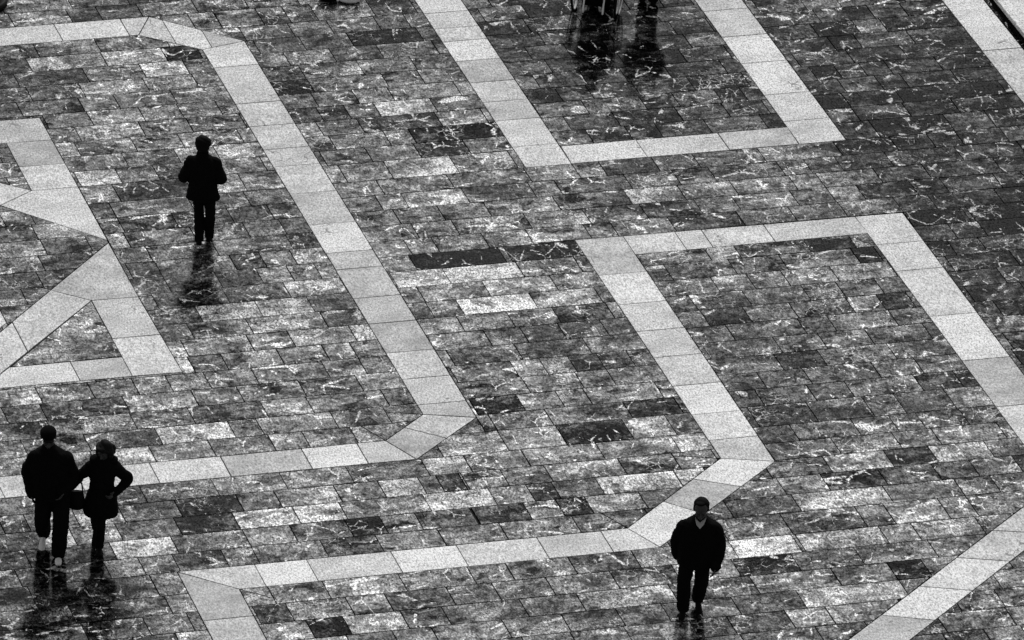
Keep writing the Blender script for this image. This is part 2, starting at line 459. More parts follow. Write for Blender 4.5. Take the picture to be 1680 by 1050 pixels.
# stones that stand out in the photograph: u from, u to, v, tone (0 black .. 1 pale)
SAL = [(-0.84,0.43,-1.72,0.10),(0.51,1.54,-1.76,0.15),(-1.22,-0.57,2.17,0.10),(-0.10,0.65,2.83,0.25),(0.76,1.46,2.64,0.20),(-0.31,0.60,3.12,0.20),(-2.25,-1.94,3.95,0.20),(-1.91,-1.38,3.92,0.35),(-3.03,-2.49,3.99,0.75),(-2.56,-1.68,4.39,0.80),(-3.73,-3.27,4.86,0.10),(-2.80,-2.07,4.86,0.30),(-2.04,-1.35,4.88,0.25),(-0.91,-0.52,4.78,0.15),(-1.17,-0.82,4.31,0.20),(0.24,1.28,-8.33,0.10),(0.24,1.55,-5.21,0.15),(-1.26,-0.72,-7.01,0.05),(-2.51,-2.00,-8.23,0.15),(6.96,7.60,-7.48,0.15),(6.48,6.85,-6.09,0.00),(6.76,7.87,-4.41,0.10),(7.46,9.02,-5.29,0.15),(5.28,5.62,-4.92,0.20),(4.64,5.30,-1.32,0.15),(5.20,5.53,-0.95,0.15),(6.29,7.13,-1.95,0.10),(7.20,8.04,-1.97,0.12),(3.72,4.34,4.43,0.25),(2.77,3.23,7.28,0.20),(0.83,1.63,6.70,0.20),(2.69,3.48,4.82,0.25),(-5.74,-4.93,3.95,0.20),(-5.87,-5.10,4.42,0.25),(-4.92,-4.44,7.09,0.10),(-8.07,-7.73,3.93,0.30),(-1.24,-0.50,-1.32,0.75),(-0.51,0.54,-1.28,0.80),(-0.58,0.45,-0.44,0.90),(-4.30,-3.68,4.42,0.80),(-6.84,-6.03,4.71,0.75),(-1.38,-0.16,7.14,0.65),(-0.38,0.57,-4.32,0.80),(-0.42,0.45,-3.54,0.75),(2.66,3.44,-3.08,0.75),(-3.26,-2.54,-0.80,0.75),(0.95,1.80,6.22,0.85),(1.85,2.98,6.26,0.75),(2.14,3.39,5.23,0.60),(1.39,2.77,7.34,0.60),(-2.95,-2.31,-7.76,0.75),(-2.06,-1.53,5.71,0.15)]
TRIANGLE = [(-5.41, -1.505), (-6.93, 0.05), (-5.41, 0.046)]
holes.append(ccw(TRIANGLE))
def tone_shift(u, v):
    """broad reflections put into the stone tone: darker right and far side, paler left"""
    t = 0.0
    if u < 1.6 and v > -7.5: t += 0.055
    if u > 6.2: t -= 0.15
    if 2.2 < u < 5.6 and v < -4.6: t -= 0.12
    if u > 2.2 and -1.5 < v < 2: t -= 0.03
    if v > 3.3 and u > 0: t -= 0.02
    return t
FIELDS = [('left', 'dark veined marble paving between the left bands, under the lone man', lambda u, v: u < -1.6 and -9.2 < v < 3.0 and not (u < -4.75 and -6.7 < v < 0.6)),
          ('star', 'marble paving between the star points at the left edge', lambda u, v: u <= -4.75 and -6.7 < v < 0.6),
          ('far', 'marble paving beyond the bending band, top left', lambda u, v: v <= -9.2 and u < -1.6),
          ('u', 'dark wet marble paving inside the U, under the wheelchair', lambda u, v: 1.9 < u < 5.9 and v < -4.4),
          ('loop', 'veined marble paving inside the loop right of centre', lambda u, v: 1.9 < u < 5.9 and -1.7 < v < 5.4),
          ('right', 'darkest marble paving at the right edge', lambda u, v: u >= 5.9),
          ('aisle', 'marble paving of the middle aisle between the bands', lambda u, v: u < 1.9 and v < 3.1),
          ('cross', 'marble paving of the strip between U and loop', lambda u, v: v < -1.7),
          ('low', 'veined marble paving between the couple and the bottom band', lambda u, v: v < 5.75 and u < 1.9),
          ('front', 'marble paving along the bottom edge of the picture', lambda u, v: True)]
field_parent = {}
for k, lab, t in FIELDS:
    e = bpy.data.objects.new('marble_paving', None)
    col.objects.link(e)
    e['kind'] = 'structure'; e['label'] = lab
    field_parent[k] = e
r = random.Random(23)
far_stones = []
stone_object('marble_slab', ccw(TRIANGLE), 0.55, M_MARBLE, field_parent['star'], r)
for k in range(len(rows) - 1):
    v0, v1 = rows[k], rows[k + 1]
    forced = sorted((a, b, t) for a, b, v, t in SAL if v0 <= v < v1)
    stones, u = [], U0 + r.uniform(0, 0.6)
    stones.append((U0, u, 0.4))
    def fill(u, end):
        while end - u > 1.15:
            L = r.choice((0.42, 0.55, 0.66, 0.78, 0.78, 0.92, 1.05)) * r.uniform(0.9, 1.1)
            if end - (u + L) < 0.35: L = (end - u) / 2
            stones.append((u, u + L, None)); u += L
        if end - u > 0.03: stones.append((u, end, None))
    for a, b, t in forced:
        if a < u: a = u
        if b - a < 0.12: continue
        fill(u, a)
        stones.append((a, b, t)); u = b
    fill(u, 9.14)
    stones.append((9.76, 9.83, 0.2))
    for a, b, t in stones:
        if t is not None:
            t = t - 0.12 if t < 0.3 else t + 0.05
        else:
            t = r.gauss(0.435, 0.08) + (0.2 if r.random() < 0.05 else 0) - (0.2 if r.random() < 0.07 else 0)
            t = min(0.95, max(0.05, t + tone_shift((a + b) / 2, v0)))
        sk0 = sk1 = 0.0
        pcs = [ccw([(a, v0), (b, v0), (b, v1), (a, v1)])]
        for h in holes:
            pcs = [q for p in pcs for q in subtract(p, h)]
        for q in pcs:
            q = clean(q, 0.012)
            if not q or abs(area(q)) < 0.0025: continue
            cu = sum(c[0] for c in q) / len(q); cv = sum(c[1] for c in q) / len(q)
            if in_picture(cu, cv, 10) or any(in_picture(*c, 0) for c in q):
                for key, lab, test in FIELDS:
                    if test(cu, cv): break
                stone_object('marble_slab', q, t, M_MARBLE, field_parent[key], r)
            else:
                far_stones.append((q, t))
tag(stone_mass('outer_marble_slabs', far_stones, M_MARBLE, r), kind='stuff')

# ---------------------------------------------------------------- raised step at the right
def box_mesh(name, u0, u1, v0, v1, z0, z1, material, tone, parent, r, bevel=0.006):
    w = ccw([tuple(xy(*q)) for q in ((u0, v0), (u1, v0), (u1, v1), (u0, v1))])
    cx = sum(q[0] for q in w) / 4; cy = sum(q[1] for q in w) / 4
    inner = inset(w, bevel)
    k = min(range(4), key=lambda i: (inner[i][0] - w[0][0]) ** 2 + (inner[i][1] - w[0][1]) ** 2)
    inner = inner[k:] + inner[:k]
    dz = r.gauss(0, 0.001)
    v = [(q[0] - cx, q[1] - cy, z1 + dz) for q in inner] + [(q[0] - cx, q[1] - cy, z1 + dz - bevel) for q in w] + [(q[0] - cx, q[1] - cy, z0) for q in w]
    f = [(0, 1, 2, 3), (11, 10, 9, 8)]
    for i in range(4):
        j = (i + 1) % 4
        f += [(i, 4 + i, 4 + j, j), (4 + i, 8 + i, 8 + j, 4 + j)]
    me = bpy.data.meshes.new(name)
    me.from_pydata(v, [], f)
    set_attrs(me, [tone] * 12, [seed_vec(r)] * 12)
    me.materials.append(material)
    return link(name, me, parent, (cx, cy, 0))

r = random.Random(77)
step = bpy.data.objects.new('raised_step', None)
col.objects.link(step)
tag(step, 'raised pale stone step with a riser painted dark as in shade in the top right corner', kind='structure')
M_RISER = plain('shade_painted_riser', 0.006, 0.7, 0.15)  # shade on the step face, put into its base colour
tv = V0
while tv < V1 - 0.1:
    L = r.uniform(1.3, 1.9)
    box_mesh('step_tread', 9.835, 10.75, tv + 0.004, min(tv + L, V1) - 0.004, 0.075, 0.14, M_GRANITE, r.uniform(0.35, 0.75), step, r)
    box_mesh('step_riser', 9.885, 10.7, tv + 0.002, min(tv + L, V1) - 0.002, -0.03, 0.073, M_RISER, 0.2, step, r)
    for a, b in ((10.755, 12.0), (12.0, 13.3), (13.3, 14.6), (14.6, 16.0)):
        box_mesh('terrace_slab', a + 0.004, b - 0.004, tv + 0.004, min(tv + L, V1) - 0.004, -0.03, 0.14, M_GRANITE, r.uniform(0.3, 0.8), step, r)
    tv += L

# ---------------------------------------------------------------- people
M_CLOTH = plain('black_wool', 0.0045, 0.95, 0.05, vary=0.4, scale=60)
M_TROUSER = plain('dark_denim', 0.005, 0.95, 0.05, vary=0.4, scale=80)
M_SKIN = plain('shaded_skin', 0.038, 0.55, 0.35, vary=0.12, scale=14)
M_HAIR = plain('dark_hair', 0.006, 0.8, 0.06, vary=0.5, scale=120)
M_GREYHAIR = plain('greying_hair', 0.010, 0.8, 0.1, vary=0.6, scale=90)
M_WHITE = plain('white_leather', 0.9, 0.5, 0.4, vary=0.06)
M_SHIRT = plain('pale_shirt', 0.42, 0.9, 0.1, vary=0.15, scale=40)
M_SHOE = plain('black_leather', 0.005, 0.7, 0.06)
M_EYE = plain('dark_eye', 0.01, 0.3, 0.4)
M_STEEL = plain('polished_steel', 0.75, 0.22, 0.5, metallic=1.0, vary=0.05)
M_RUBBER = plain('black_rubber', 0.008, 0.8, 0.1)
M_IRON = plain('black_cast_iron', 0.008, 0.6, 0.2)

def V(*a): return Vector(a)

def loft(bm, rings, cap=True):
    """rings: lists of points with the same count"""
    vr = [[bm.verts.new(p) for p in ring] for ring in rings]
    n = len(vr[0])
    for a, b in zip(vr, vr[1:]):
        for i in range(n):
            j = (i + 1) % n
            bm.faces.new((a[i], a[j], b[j], b[i]))
    if cap:
        bm.faces.new(list(reversed(vr[0])))
        bm.faces.new(vr[-1])

def torso(bm, rows, n=28, power=2.3):
    """rows: (z, cx, cy, rx, ry) bottom to top, smoothed"""
    rings = []
    for k in range(len(rows) - 1):
        p0, p1, p2, p3 = rows[max(k - 1, 0)], rows[k], rows[k + 1], rows[min(k + 2, len(rows) - 1)]
        for s in range(4):
            t = s / 4
            q = [0.5 * (2 * b + (c - a) * t + (2 * a - 5 * b + 4 * c - d) * t * t + (3 * b - a - 3 * c + d) * t ** 3) for a, b, c, d in zip(p0, p1, p2, p3)]
            rings.append(q)
    rings.append(list(rows[-1]))
    out = []
    for z, cx, cy, rx, ry in rings:
        ring = []
        for i in range(n):
            a = 2 * math.pi * i / n
            c, s = math.cos(a), math.sin(a)
            e = 2 / power
            ring.append(V(cx + rx * math.copysign(abs(c) ** e, c), cy + ry * math.copysign(abs(s) ** e, s), z))
        out.append(ring)
    loft(bm, out)

def tube(bm, pts, rad, n=16, flat=1.0, sub=6, ball=True):
    """tapered limb through pts; rad per point; flat squashes it along the path's binormal"""
    P, Rr = [], []
    for k in range(len(pts) - 1):
        i0, i3 = max(k - 1, 0), min(k + 2, len(pts) - 1)
        for s in range(sub):
            t = s / sub
            a, b, c, d = pts[i0], pts[k], pts[k + 1], pts[i3]
            P.append(0.5 * (2 * b + (c - a) * t + (2 * a - 5 * b + 4 * c - d) * t * t + (3 * b - a - 3 * c + d) * t ** 3))
            Rr.append(rad[k] + (rad[k + 1] - rad[k]) * (t * t * (3 - 2 * t)))
    P.append(pts[-1]); Rr.append(rad[-1])
    side = None
    rings = []
    for i, p in enumerate(P):
        d = (P[min(i + 1, len(P) - 1)] - P[max(i - 1, 0)]).normalized()
        if side is None:
            side = d.cross(V(0, 1, 0))
            if side.length < 0.2: side = d.cross(V(1, 0, 0))
        side = (side - d * side.dot(d)).normalized()
        b = d.cross(side)
        rings.append([p + side * Rr[i] * math.cos(2 * math.pi * k / n) + b * Rr[i] * flat * math.sin(2 * math.pi * k / n) for k in range(n)])
    loft(bm, rings)
    if ball:
        for p, q in ((P[0], Rr[0]), (P[-1], Rr[-1])):
            ball_(bm, p, (q * 0.97,) * 3, 2)

def ball_(bm, c, rad, sub=3, rot=None):
    m = Matrix.Translation(c) @ (rot.to_4x4() if rot else Matrix.Identity(4)) @ Matrix.Diagonal((*rad, 1))
    bmesh.ops.create_icosphere(bm, subdivisions=sub, radius=1.0, matrix=m)

def solid(name, bm, voxel, material, parent, smooth=4, folds=0.0, seed=0, cut=None):
    """union of everything in bm as one continuous skin"""
    bmesh.ops.recalc_face_normals(bm, faces=bm.faces[:])
    me = bpy.data.meshes.new(name)
    bm.to_mesh(me); bm.free()
    tmp = bpy.data.objects.new('tmp', me)
    col.objects.link(tmp)
    md = tmp.modifiers.new('r', 'REMESH'); md.mode = 'VOXEL'; md.voxel_size = voxel
    if smooth:
        sm = tmp.modifiers.new('s', 'SMOOTH'); sm.factor = 0.5; sm.iterations = smooth
    dg = bpy.context.evaluated_depsgraph_get()
    out = bpy.data.meshes.new_from_object(tmp.evaluated_get(dg), depsgraph=dg)
    bpy.data.objects.remove(tmp); bpy.data.meshes.remove(me)
    if folds:
        nr = [v.normal.copy() for v in out.vertices]
        for v, n in zip(out.vertices, nr):
            p = v.co
            q = V(p.x * 7 + seed * 5.1, p.y * 7, p.z * 15 + p.x * 9)
            v.co = p + n * folds * (mnoise.noise(q) + 0.5 * mnoise.noise(q * 2.3))
    out.name = name
    out.materials.clear(); out.materials.append(material)
    for p in out.polygons: p.use_smooth = True
    return link(name, out, parent)

def hand(bm, w, d, out, palm, curl=0.5, k=1.0):
    """w wrist, d along the hand, out = thumb side, palm = palm normal"""
    d, out, palm = d.normalized(), out.normalized(), palm.normalized()
    R3 = Matrix((out, d, palm)).transposed()
    ball_(bm, w + d * 0.045 * k, (0.040 * k, 0.052 * k, 0.016 * k), 2, R3)
    for i, (o, L) in enumerate(((0.031, 0.072), (0.0105, 0.080), (-0.0105, 0.075), (-0.030, 0.060))):
        a = w + d * 0.083 * k + out * o * k
        dd = (d * math.cos(curl * 0.6) + palm * math.sin(curl * 0.6))
        b = a + dd * L * 0.5 * k
        de = (d * math.cos(curl * 1.7) + palm * math.sin(curl * 1.7))
        tube(bm, [a - d * 0.02 * k, a, b, b + de * L * 0.5 * k], [0.0095 * k, 0.009 * k, 0.0085 * k, 0.007 * k], 8, sub=2)
    a = w + d * 0.025 * k + out * 0.034 * k
    b = a + (out * 0.7 + d * 0.8).normalized() * 0.035 * k
    tube(bm, [a - out * 0.02 * k, a, b, b + (d + palm * 0.5).normalized() * 0.03 * k], [0.011 * k, 0.0115 * k, 0.0105 * k, 0.008 * k], 8, sub=2)

def head(bm, c, face, k=1.0):
    """skull, jaw, nose, brow, lips, ears; face = direction the nose points"""
    f = face.normalized()
    s = V(f.y, -f.x, 0)
    if s.length < 0.1: s = V(1, 0, 0)
    s.normalize()
    u = s.cross(f).normalized()
    if u.z < 0: u = -u
    B = Matrix((s, f, u)).transposed()
    def at(x, y, z): return c + (s * x + f * y + u * z) * k
    ball_(bm, at(0, -0.012, 0.028), (0.077 * k, 0.097 * k, 0.088 * k), 3, B)          # skull
    ball_(bm, at(0, 0.028, -0.035), (0.060 * k, 0.062 * k, 0.082 * k), 3, B)          # face
    ball_(bm, at(0, 0.050, -0.092), (0.030 * k, 0.034 * k, 0.024 * k), 2, B)          # chin
    tube(bm, [at(0, 0.088, 0.004), at(0, 0.103, -0.020), at(0, 0.112, -0.036)], [0.009 * k, 0.012 * k, 0.015 * k], 8, sub=3)
    for x in (-1, 1):
        ball_(bm, at(0.014 * x, 0.098, -0.038), (0.009 * k, 0.010 * k, 0.008 * k), 2, B)
        ball_(bm, at(0.033 * x, 0.078, 0.020), (0.026 * k, 0.014 * k, 0.009 * k), 2, B)  # brow
        ball_(bm, at(0.038 * x, 0.066, -0.030), (0.024 * k, 0.020 * k, 0.020 * k), 2, B)  # cheek
        ball_(bm, at(0.079 * x, -0.010, -0.008), (0.010 * k, 0.022 * k, 0.032 * k), 2, B)  # ear
    ball_(bm, at(0, 0.087, -0.062), (0.025 * k, 0.010 * k, 0.007 * k), 2, B)
    ball_(bm, at(0, 0.083, -0.074), (0.022 * k, 0.010 * k, 0.007 * k), 2, B)
    return at, B

def eyes(at, parent, k):
    for x in (-1, 1):
        bm = bmesh.new()
        ball_(bm, at(0.031 * x, 0.079, 0.002), (0.0125 * k,) * 3, 2)
        me = bpy.data.meshes.new('eye'); bm.to_mesh(me); bm.free()
        me.materials.append(M_EYE)
        for p in me.polygons: p.use_smooth = True
        link('eye', me, parent)

def shoe(name, ankle, toe, material, parent, k=1.0, lift=0.0, pitch=0.0):
    """toe: ground direction; the sole is flat on z = lift under the ankle, pitch lifts the heel"""
    t = V(toe[0], toe[1], 0).normalized()
    s = V(t.y, -t.x, 0)
    bm = bmesh.new()
    rows = [(-0.085, 0.030, 0.045), (-0.060, 0.037, 0.075), (0.0, 0.037, 0.085), (0.05, 0.041, 0.070), (0.10, 0.047, 0.052), (0.15, 0.045, 0.040), (0.185, 0.030, 0.028)]
    rings = []
    for y, w, h in rows:
        ring = []
        for i in range(14):
            a = 2 * math.pi * i / 14
            x, z = w * math.cos(a), (h if math.sin(a) > 0 else 0.012) * math.sin(a) + 0.012
            z = max(z, 0.0)
            yy, zz = y * math.cos(pitch) - 0, z
            if pitch:
                y2 = y - 0.12
                yy, zz = 0.12 + y2 * math.cos(pitch) + z * math.sin(pitch), -y2 * math.sin(pitch) + z * math.cos(pitch)
            ring.append(V(ankle[0], ankle[1], lift) + (s * x + t * yy + V(0, 0, zz)) * k)
        rings.append(ring)
    loft(bm, rings)
    ball_(bm, V(ankle[0], ankle[1], lift) + V(0, 0, 0.07 * k) + (V(0, 0, 0.12) * math.sin(pitch) * k) - t * 0.02, (0.042 * k, 0.05 * k, 0.05 * k), 2)
    return solid(name, bm, 0.007, material, parent, smooth=3)

def person(label, base, J, jacket, hem_cut=None, sleeve=(0.085, 0.07, 0.055), leg=(0.105, 0.085, 0.07),
           face=V(0, -1, 0), head_k=1.0, shoe_mat=None, toes=None, shoe_lift=(0, 0), shoe_pitch=(0, 0),
           cloth=None, trouser=None, curl=(0.5, 0.5), palms=None, hands=True, garment='jacket', legs_name='trousers', seed=0, seated=False, power=2.3, pelvis_r=(0.165, 0.12)):
    """J: joints in metres from the base point: head, neck, chest, pelvis, sh/el/wr/hip/kn/an as (image left, image right) pairs"""
    root = bpy.data.objects.new('person', None)
    col.objects.link(root)
    root.location = (base[0], base[1], 0)
    tag(root, label, 'person')
    cloth, trouser = cloth or M_CLOTH, trouser or M_TROUSER
    # the body: one continuous figure, slimmer than its clothes
    bm = bmesh.new()
    at, B = head(bm, J['head'], face, head_k)
    tube(bm, [J['head'] + V(0, 0, -0.04) - face * 0.02, J['neck'], J['chest']], [0.058, 0.062, 0.10], 14)
    pc, ch = J['pelvis'], J['chest']
    tube(bm, [pc, (pc + ch) / 2, ch], [0.11, 0.10, 0.12], 16)
    for i in (0, 1):
        tube(bm, [ch, J['sh'][i], J['el'][i], J['wr'][i]], [0.07, 0.052, 0.038, 0.027], 12)
        d = (J['wr'][i] - J['el'][i])
        out, palm = (palms[i] if palms else (V(0, -1, 0), V(1 if i == 0 else -1, 0, 0)))
        dn = d.normalized()
        out = (out - dn * out.dot(dn)).normalized()
        palm = (palm - dn * palm.dot(dn) - out * palm.dot(out)).normalized()
        hand(bm, J['wr'][i], d, out, palm, curl[i])
        tube(bm, [pc, J['hip'][i], J['kn'][i], J['an'][i]], [0.09, 0.075, 0.05, 0.035], 12)
        ball_(bm, J['an'][i], (0.035, 0.045, 0.035), 2)
    body = solid('body', bm, 0.006, M_SKIN, root, smooth=2)
    eyes(at, body, head_k)
    # trousers
    bm = bmesh.new()
    tube(bm, [pc + V(0, 0, 0.14), pc + V(0, 0, 0.02), pc + V(0, 0, -0.08)], [pelvis_r[0] * 0.95, pelvis_r[0], pelvis_r[0] * 0.8], 20, flat=pelvis_r[1] / pelvis_r[0])
    for i in (0, 1):
        an = J['an'][i]
        tube(bm, [pc + (J['hip'][i] - pc) * 0.9, J['hip'][i] + (J['kn'][i] - J['hip'][i]) * 0.3, J['kn'][i], J['kn'][i] + (an - J['kn'][i]) * 0.55, an + (an - J['kn'][i]).normalized() * 0.05], [leg[0], leg[0] * 0.97, leg[1], leg[1] * 0.97, leg[2]], 16, ball=False)
    solid(legs_name, bm, 0.011, trouser, root, smooth=4, folds=0.010, seed=seed)
    # upper garment
    bm = bmesh.new()
    if jacket: torso(bm, jacket, power=power)
    for i in (0, 1):
        tube(bm, [J['sh'][i] + (ch - J['sh'][i]) * 0.35, J['sh'][i], (J['sh'][i] + J['el'][i]) / 2, J['el'][i], J['wr'][i] + (J['wr'][i] - J['el'][i]).normalized() * 0.015],
             [sleeve[0], sleeve[0], (sleeve[0] + sleeve[1]) / 2, sleeve[1], sleeve[2]], 16, ball=True)
    tube(bm, [ch + V(0, 0, 0.03), J['neck'] + V(0, 0, -0.01), J['neck'] + V(0, 0, 0.035)], [0.13, 0.085, 0.078], 16, ball=False)   # collar
    solid(garment, bm, 0.011, cloth, root, smooth=4, folds=0.011, seed=seed + 3)
    for i in (0, 1):
        shoe('shoe', J['an'][i], toes[i], shoe_mat or M_SHOE, root, 1.0, shoe_lift[i], shoe_pitch[i])
    return root, at, B

def hair_cap(root, at, k, parts, material, name='hair', voxel=0.008, rough=0.006, seed=0):
    bm = bmesh.new()
    for (x, y, z), rad in parts:
        ball_(bm, at(x, y, z), tuple(q * k for q in rad), 3)
    return solid(name, bm, voxel, material, root, smooth=2, folds=rough, seed=seed)

# lone man walking away from the camera
HK = 1.06
J = dict(head=V(-0.072, 0.02, 1.585), neck=V(-0.068, 0.0, 1.46), chest=V(-0.062, 0, 1.28), pelvis=V(-0.05, 0, 0.90),
         sh=(V(-0.225, 0, 1.315), V(0.100, 0, 1.315)), el=(V(-0.325, -0.03, 1.06), V(0.195, -0.03, 1.06)), wr=(V(-0.23, 0.17, 1.0), V(0.10, 0.17, 1.0)),
         hip=(V(-0.125, 0, 0.86), V(0.035, 0, 0.86)), kn=(V(-0.105, 0.05, 0.48), V(0.055, -0.02, 0.48)), an=(V(-0.085, -0.05, 0.09), V(0.045, 0.06, 0.09)))
J = {k: (tuple(V(p.x, p.y, p.z * 0.95) for p in q) if isinstance(q, tuple) else V(q.x, q.y, q.z * 0.95)) for k, q in J.items()}
root, at, B = person('lone man in a dark jacket seen from behind, walking away at upper left', (-4.270, 1.72), J,
    [(0.684, -0.052, 0, 0.235, 0.15), (0.786, -0.055, 0, 0.215, 0.145), (0.925, -0.06, 0, 0.195, 0.135), (1.110, -0.062, 0, 0.225, 0.14), (1.258, -0.064, 0, 0.205, 0.12), (1.332, -0.066, 0, 0.12, 0.09), (1.369, -0.068, 0, 0.075, 0.07)],
    face=V(0, 1, -0.1), head_k=HK, toes=(V(-0.1, 1, 0), V(0.1, 1, 0)), sleeve=(0.08, 0.08, 0.06), leg=(0.088, 0.072, 0.062),
    palms=((V(1, 0, 0.3), V(0, 0, -1)), (V(-1, 0, 0.3), V(0, 0, -1))), seed=1, pelvis_r=(0.17, 0.12))
hair_cap(root, at, HK, [((0, -0.02, 0.045), (0.098, 0.108, 0.092)), ((0, -0.045, -0.005), (0.092, 0.08, 0.085)), ((-0.06, 0, 0.03), (0.05, 0.07, 0.07)), ((0.06, 0, 0.03), (0.05, 0.07, 0.07))], M_HAIR, rough=0.014, seed=2)

# man with white collar walking towards the camera
J = dict(head=V(0.062, -0.02, 1.535), neck=V(0.062, 0, 1.405), chest=V(0.06, 0, 1.24), pelvis=V(0.03, 0, 0.86),
         sh=(V(-0.135, 0.01, 1.258), V(0.255, -0.01, 1.258)), el=(V(-0.215, 0.06, 1.03), V(0.325, -0.02, 1.02)), wr=(V(-0.20, 0.06, 0.80), V(0.285, -0.14, 0.77)),
         hip=(V(-0.055, 0, 0.82), V(0.115, 0, 0.82)), kn=(V(-0.095, -0.10, 0.47), V(0.13, 0.02, 0.47)), an=(V(-0.085, -0.06, 0.09), V(0.105, 0.13, 0.13)))
root, at, B = person('man in a dark jacket with pale shirt collar walking forward at bottom right', (2.447, -7.153), J,
    [(0.70, 0.04, 0, 0.225, 0.155), (0.85, 0.045, 0, 0.25, 0.165), (1.0, 0.05, 0, 0.25, 0.165), (1.18, 0.058, 0, 0.25, 0.15), (1.31, 0.06, 0, 0.215, 0.125), (1.385, 0.06, 0.01, 0.12, 0.085), (1.42, 0.062, 0.015, 0.075, 0.07)],
    face=V(-0.05, -1, -0.28), head_k=1.17, toes=(V(-0.1, -1, 0), V(0.1, -1, 0)), sleeve=(0.088, 0.085, 0.072), leg=(0.105, 0.092, 0.078), shoe_lift=(0, 0.0), shoe_pitch=(0, 0.35),
    seed=5, hands=True, pelvis_r=(0.18, 0.13))
hair_cap(root, at, 1.17, [((0, -0.035, 0.045), (0.086, 0.088, 0.078)), ((0, -0.06, -0.01), (0.083, 0.058, 0.075)), ((-0.06, -0.015, 0.015), (0.027, 0.05, 0.055)), ((0.06, -0.015, 0.015), (0.027, 0.05, 0.055)), ((0.012, 0.01, 0.097), (0.05, 0.05, 0.022))], M_HAIR, rough=0.005)
bm = bmesh.new()                                    # the V of the shirt between the lapels
cn = V(0.062, -0.0, 1.41)
pts = [V(-0.072, -0.075, 0.02), V(-0.05, -0.118, -0.045), V(-0.004, -0.150, -0.085), V(0.045, -0.116, -0.035), V(0.072, -0.066, 0.03), V(-0.006, -0.095, -0.03)]
front = [bm.verts.new(cn + p + V(0, -0.012, 0)) for p in pts]
back = [bm.verts.new(cn + p + V(0, 0.03, 0)) for p in pts]
for a, b, c in ((0, 1, 5), (1, 2, 5), (2, 3, 5), (3, 4, 5)):
    bm.faces.new((front[a], front[b], front[c])); bm.faces.new((back[c], back[b], back[a]))
for i in range(6):
    j = (i + 1) % 6
    bm.faces.new((front[i], back[i], back[j], front[j]))
bmesh.ops.recalc_face_normals(bm, faces=bm.faces[:])
me = bpy.data.meshes.new('shirt_collar'); bm.to_mesh(me); bm.free(); me.materials.append(M_SHIRT)
link('shirt_collar', me, root)

# the couple: tall man in a cap, white shoes
MB = (-5.705, -6.56)
J = dict(head=V(-0.085, -0.03, 1.735), neck=V(-0.075, 0.0, 1.59), chest=V(-0.065, 0, 1.41), pelvis=V(-0.02, 0, 0.98),
         sh=(V(-0.255, 0, 1.43), V(0.15, 0, 1.43)), el=(V(-0.345, 0.04, 1.18), V(0.225, 0.02, 1.17)), wr=(V(-0.285, -0.03, 0.89), V(0.13, -0.16, 1.02)),
         hip=(V(-0.115, 0, 0.93), V(0.08, 0, 0.93)), kn=(V(-0.145, -0.02, 0.52), V(0.10, -0.10, 0.53)), an=(V(-0.145, 0.22, 0.17), V(0.075, -0.13, 0.09)))
root, at, B = person('tall man in dark cap, jacket and white trainers, left of the couple', MB, J,
    [(0.84, -0.03, 0, 0.225, 0.16), (0.95, -0.04, 0, 0.25, 0.17), (1.15, -0.055, 0, 0.25, 0.165), (1.35, -0.065, 0, 0.255, 0.15), (1.48, -0.068, 0, 0.22, 0.125), (1.56, -0.07, 0, 0.125, 0.09), (1.60, -0.075, 0, 0.085, 0.08)],
    face=V(0.12, -1, -0.3), head_k=1.16, toes=(V(-0.05, -1, 0), V(0.08, -1, 0)), sleeve=(0.086, 0.085, 0.07), leg=(0.125, 0.105, 0.09), shoe_mat=M_WHITE, shoe_pitch=(0.75, 0),
    seed=9, pelvis_r=(0.2, 0.14))
cap = hair_cap(root, at, 1.17, [((0, -0.02, 0.050), (0.092, 0.104, 0.080)), ((0, -0.055, 0.0), (0.088, 0.065, 0.07))], M_CLOTH, name='cap', rough=0.003)
bm = bmesh.new()
ball_(bm, at(0, 0.095, 0.048), (0.075, 0.055, 0.012), 3)
brim = solid('brim', bm, 0.006, M_CLOTH, cap, smooth=2)

# the couple: woman in a flared coat, hand on her hip
WB = (-5.115, -6.40)
J = dict(head=V(0.03, -0.02, 1.475), neck=V(0.02, 0.01, 1.35), chest=V(0.01, 0.01, 1.19), pelvis=V(-0.015, 0, 0.84),
         sh=(V(-0.13, 0.01, 1.235), V(0.16, 0.01, 1.235)), el=(V(-0.295, -0.02, 1.06), V(0.335, 0.06, 1.02)), wr=(V(-0.375, -0.12, 0.98), V(0.185, -0.10, 0.915)),
         hip=(V(-0.075, 0, 0.80), V(0.055, 0, 0.80)), kn=(V(-0.065, -0.01, 0.47), V(0.01, -0.07, 0.46)), an=(V(-0.075, 0.22, 0.20), V(-0.01, -0.04, 0.09)))
root, at, B = person('woman in a dark flared coat with one hand on her hip, right of the couple', WB, J,
    [(0.53, -0.005, 0, 0.225, 0.17), (0.64, -0.005, 0, 0.225, 0.165), (0.80, 0.0, 0, 0.195, 0.145), (0.98, 0.005, 0, 0.155, 0.115), (1.14, 0.012, 0, 0.175, 0.125), (1.26, 0.015, 0, 0.165, 0.105), (1.33, 0.018, 0, 0.10, 0.085), (1.37, 0.02, 0.01, 0.07, 0.07)],
    face=V(-0.45, -1, -0.35), head_k=0.98, toes=(V(0, -1, 0), V(0.05, -1, 0)), sleeve=(0.078, 0.068, 0.052), leg=(0.085, 0.066, 0.058), shoe_pitch=(0.8, 0), shoe_lift=(0.02, 0),
    palms=((V(0, 0, 1), V(0, -1, 0)), (V(0, -0.5, 1), V(-0.2, 1, 0))), curl=(0.6, 0.8), seed=13, pelvis_r=(0.15, 0.12), garment='coat', legs_name='leggings')
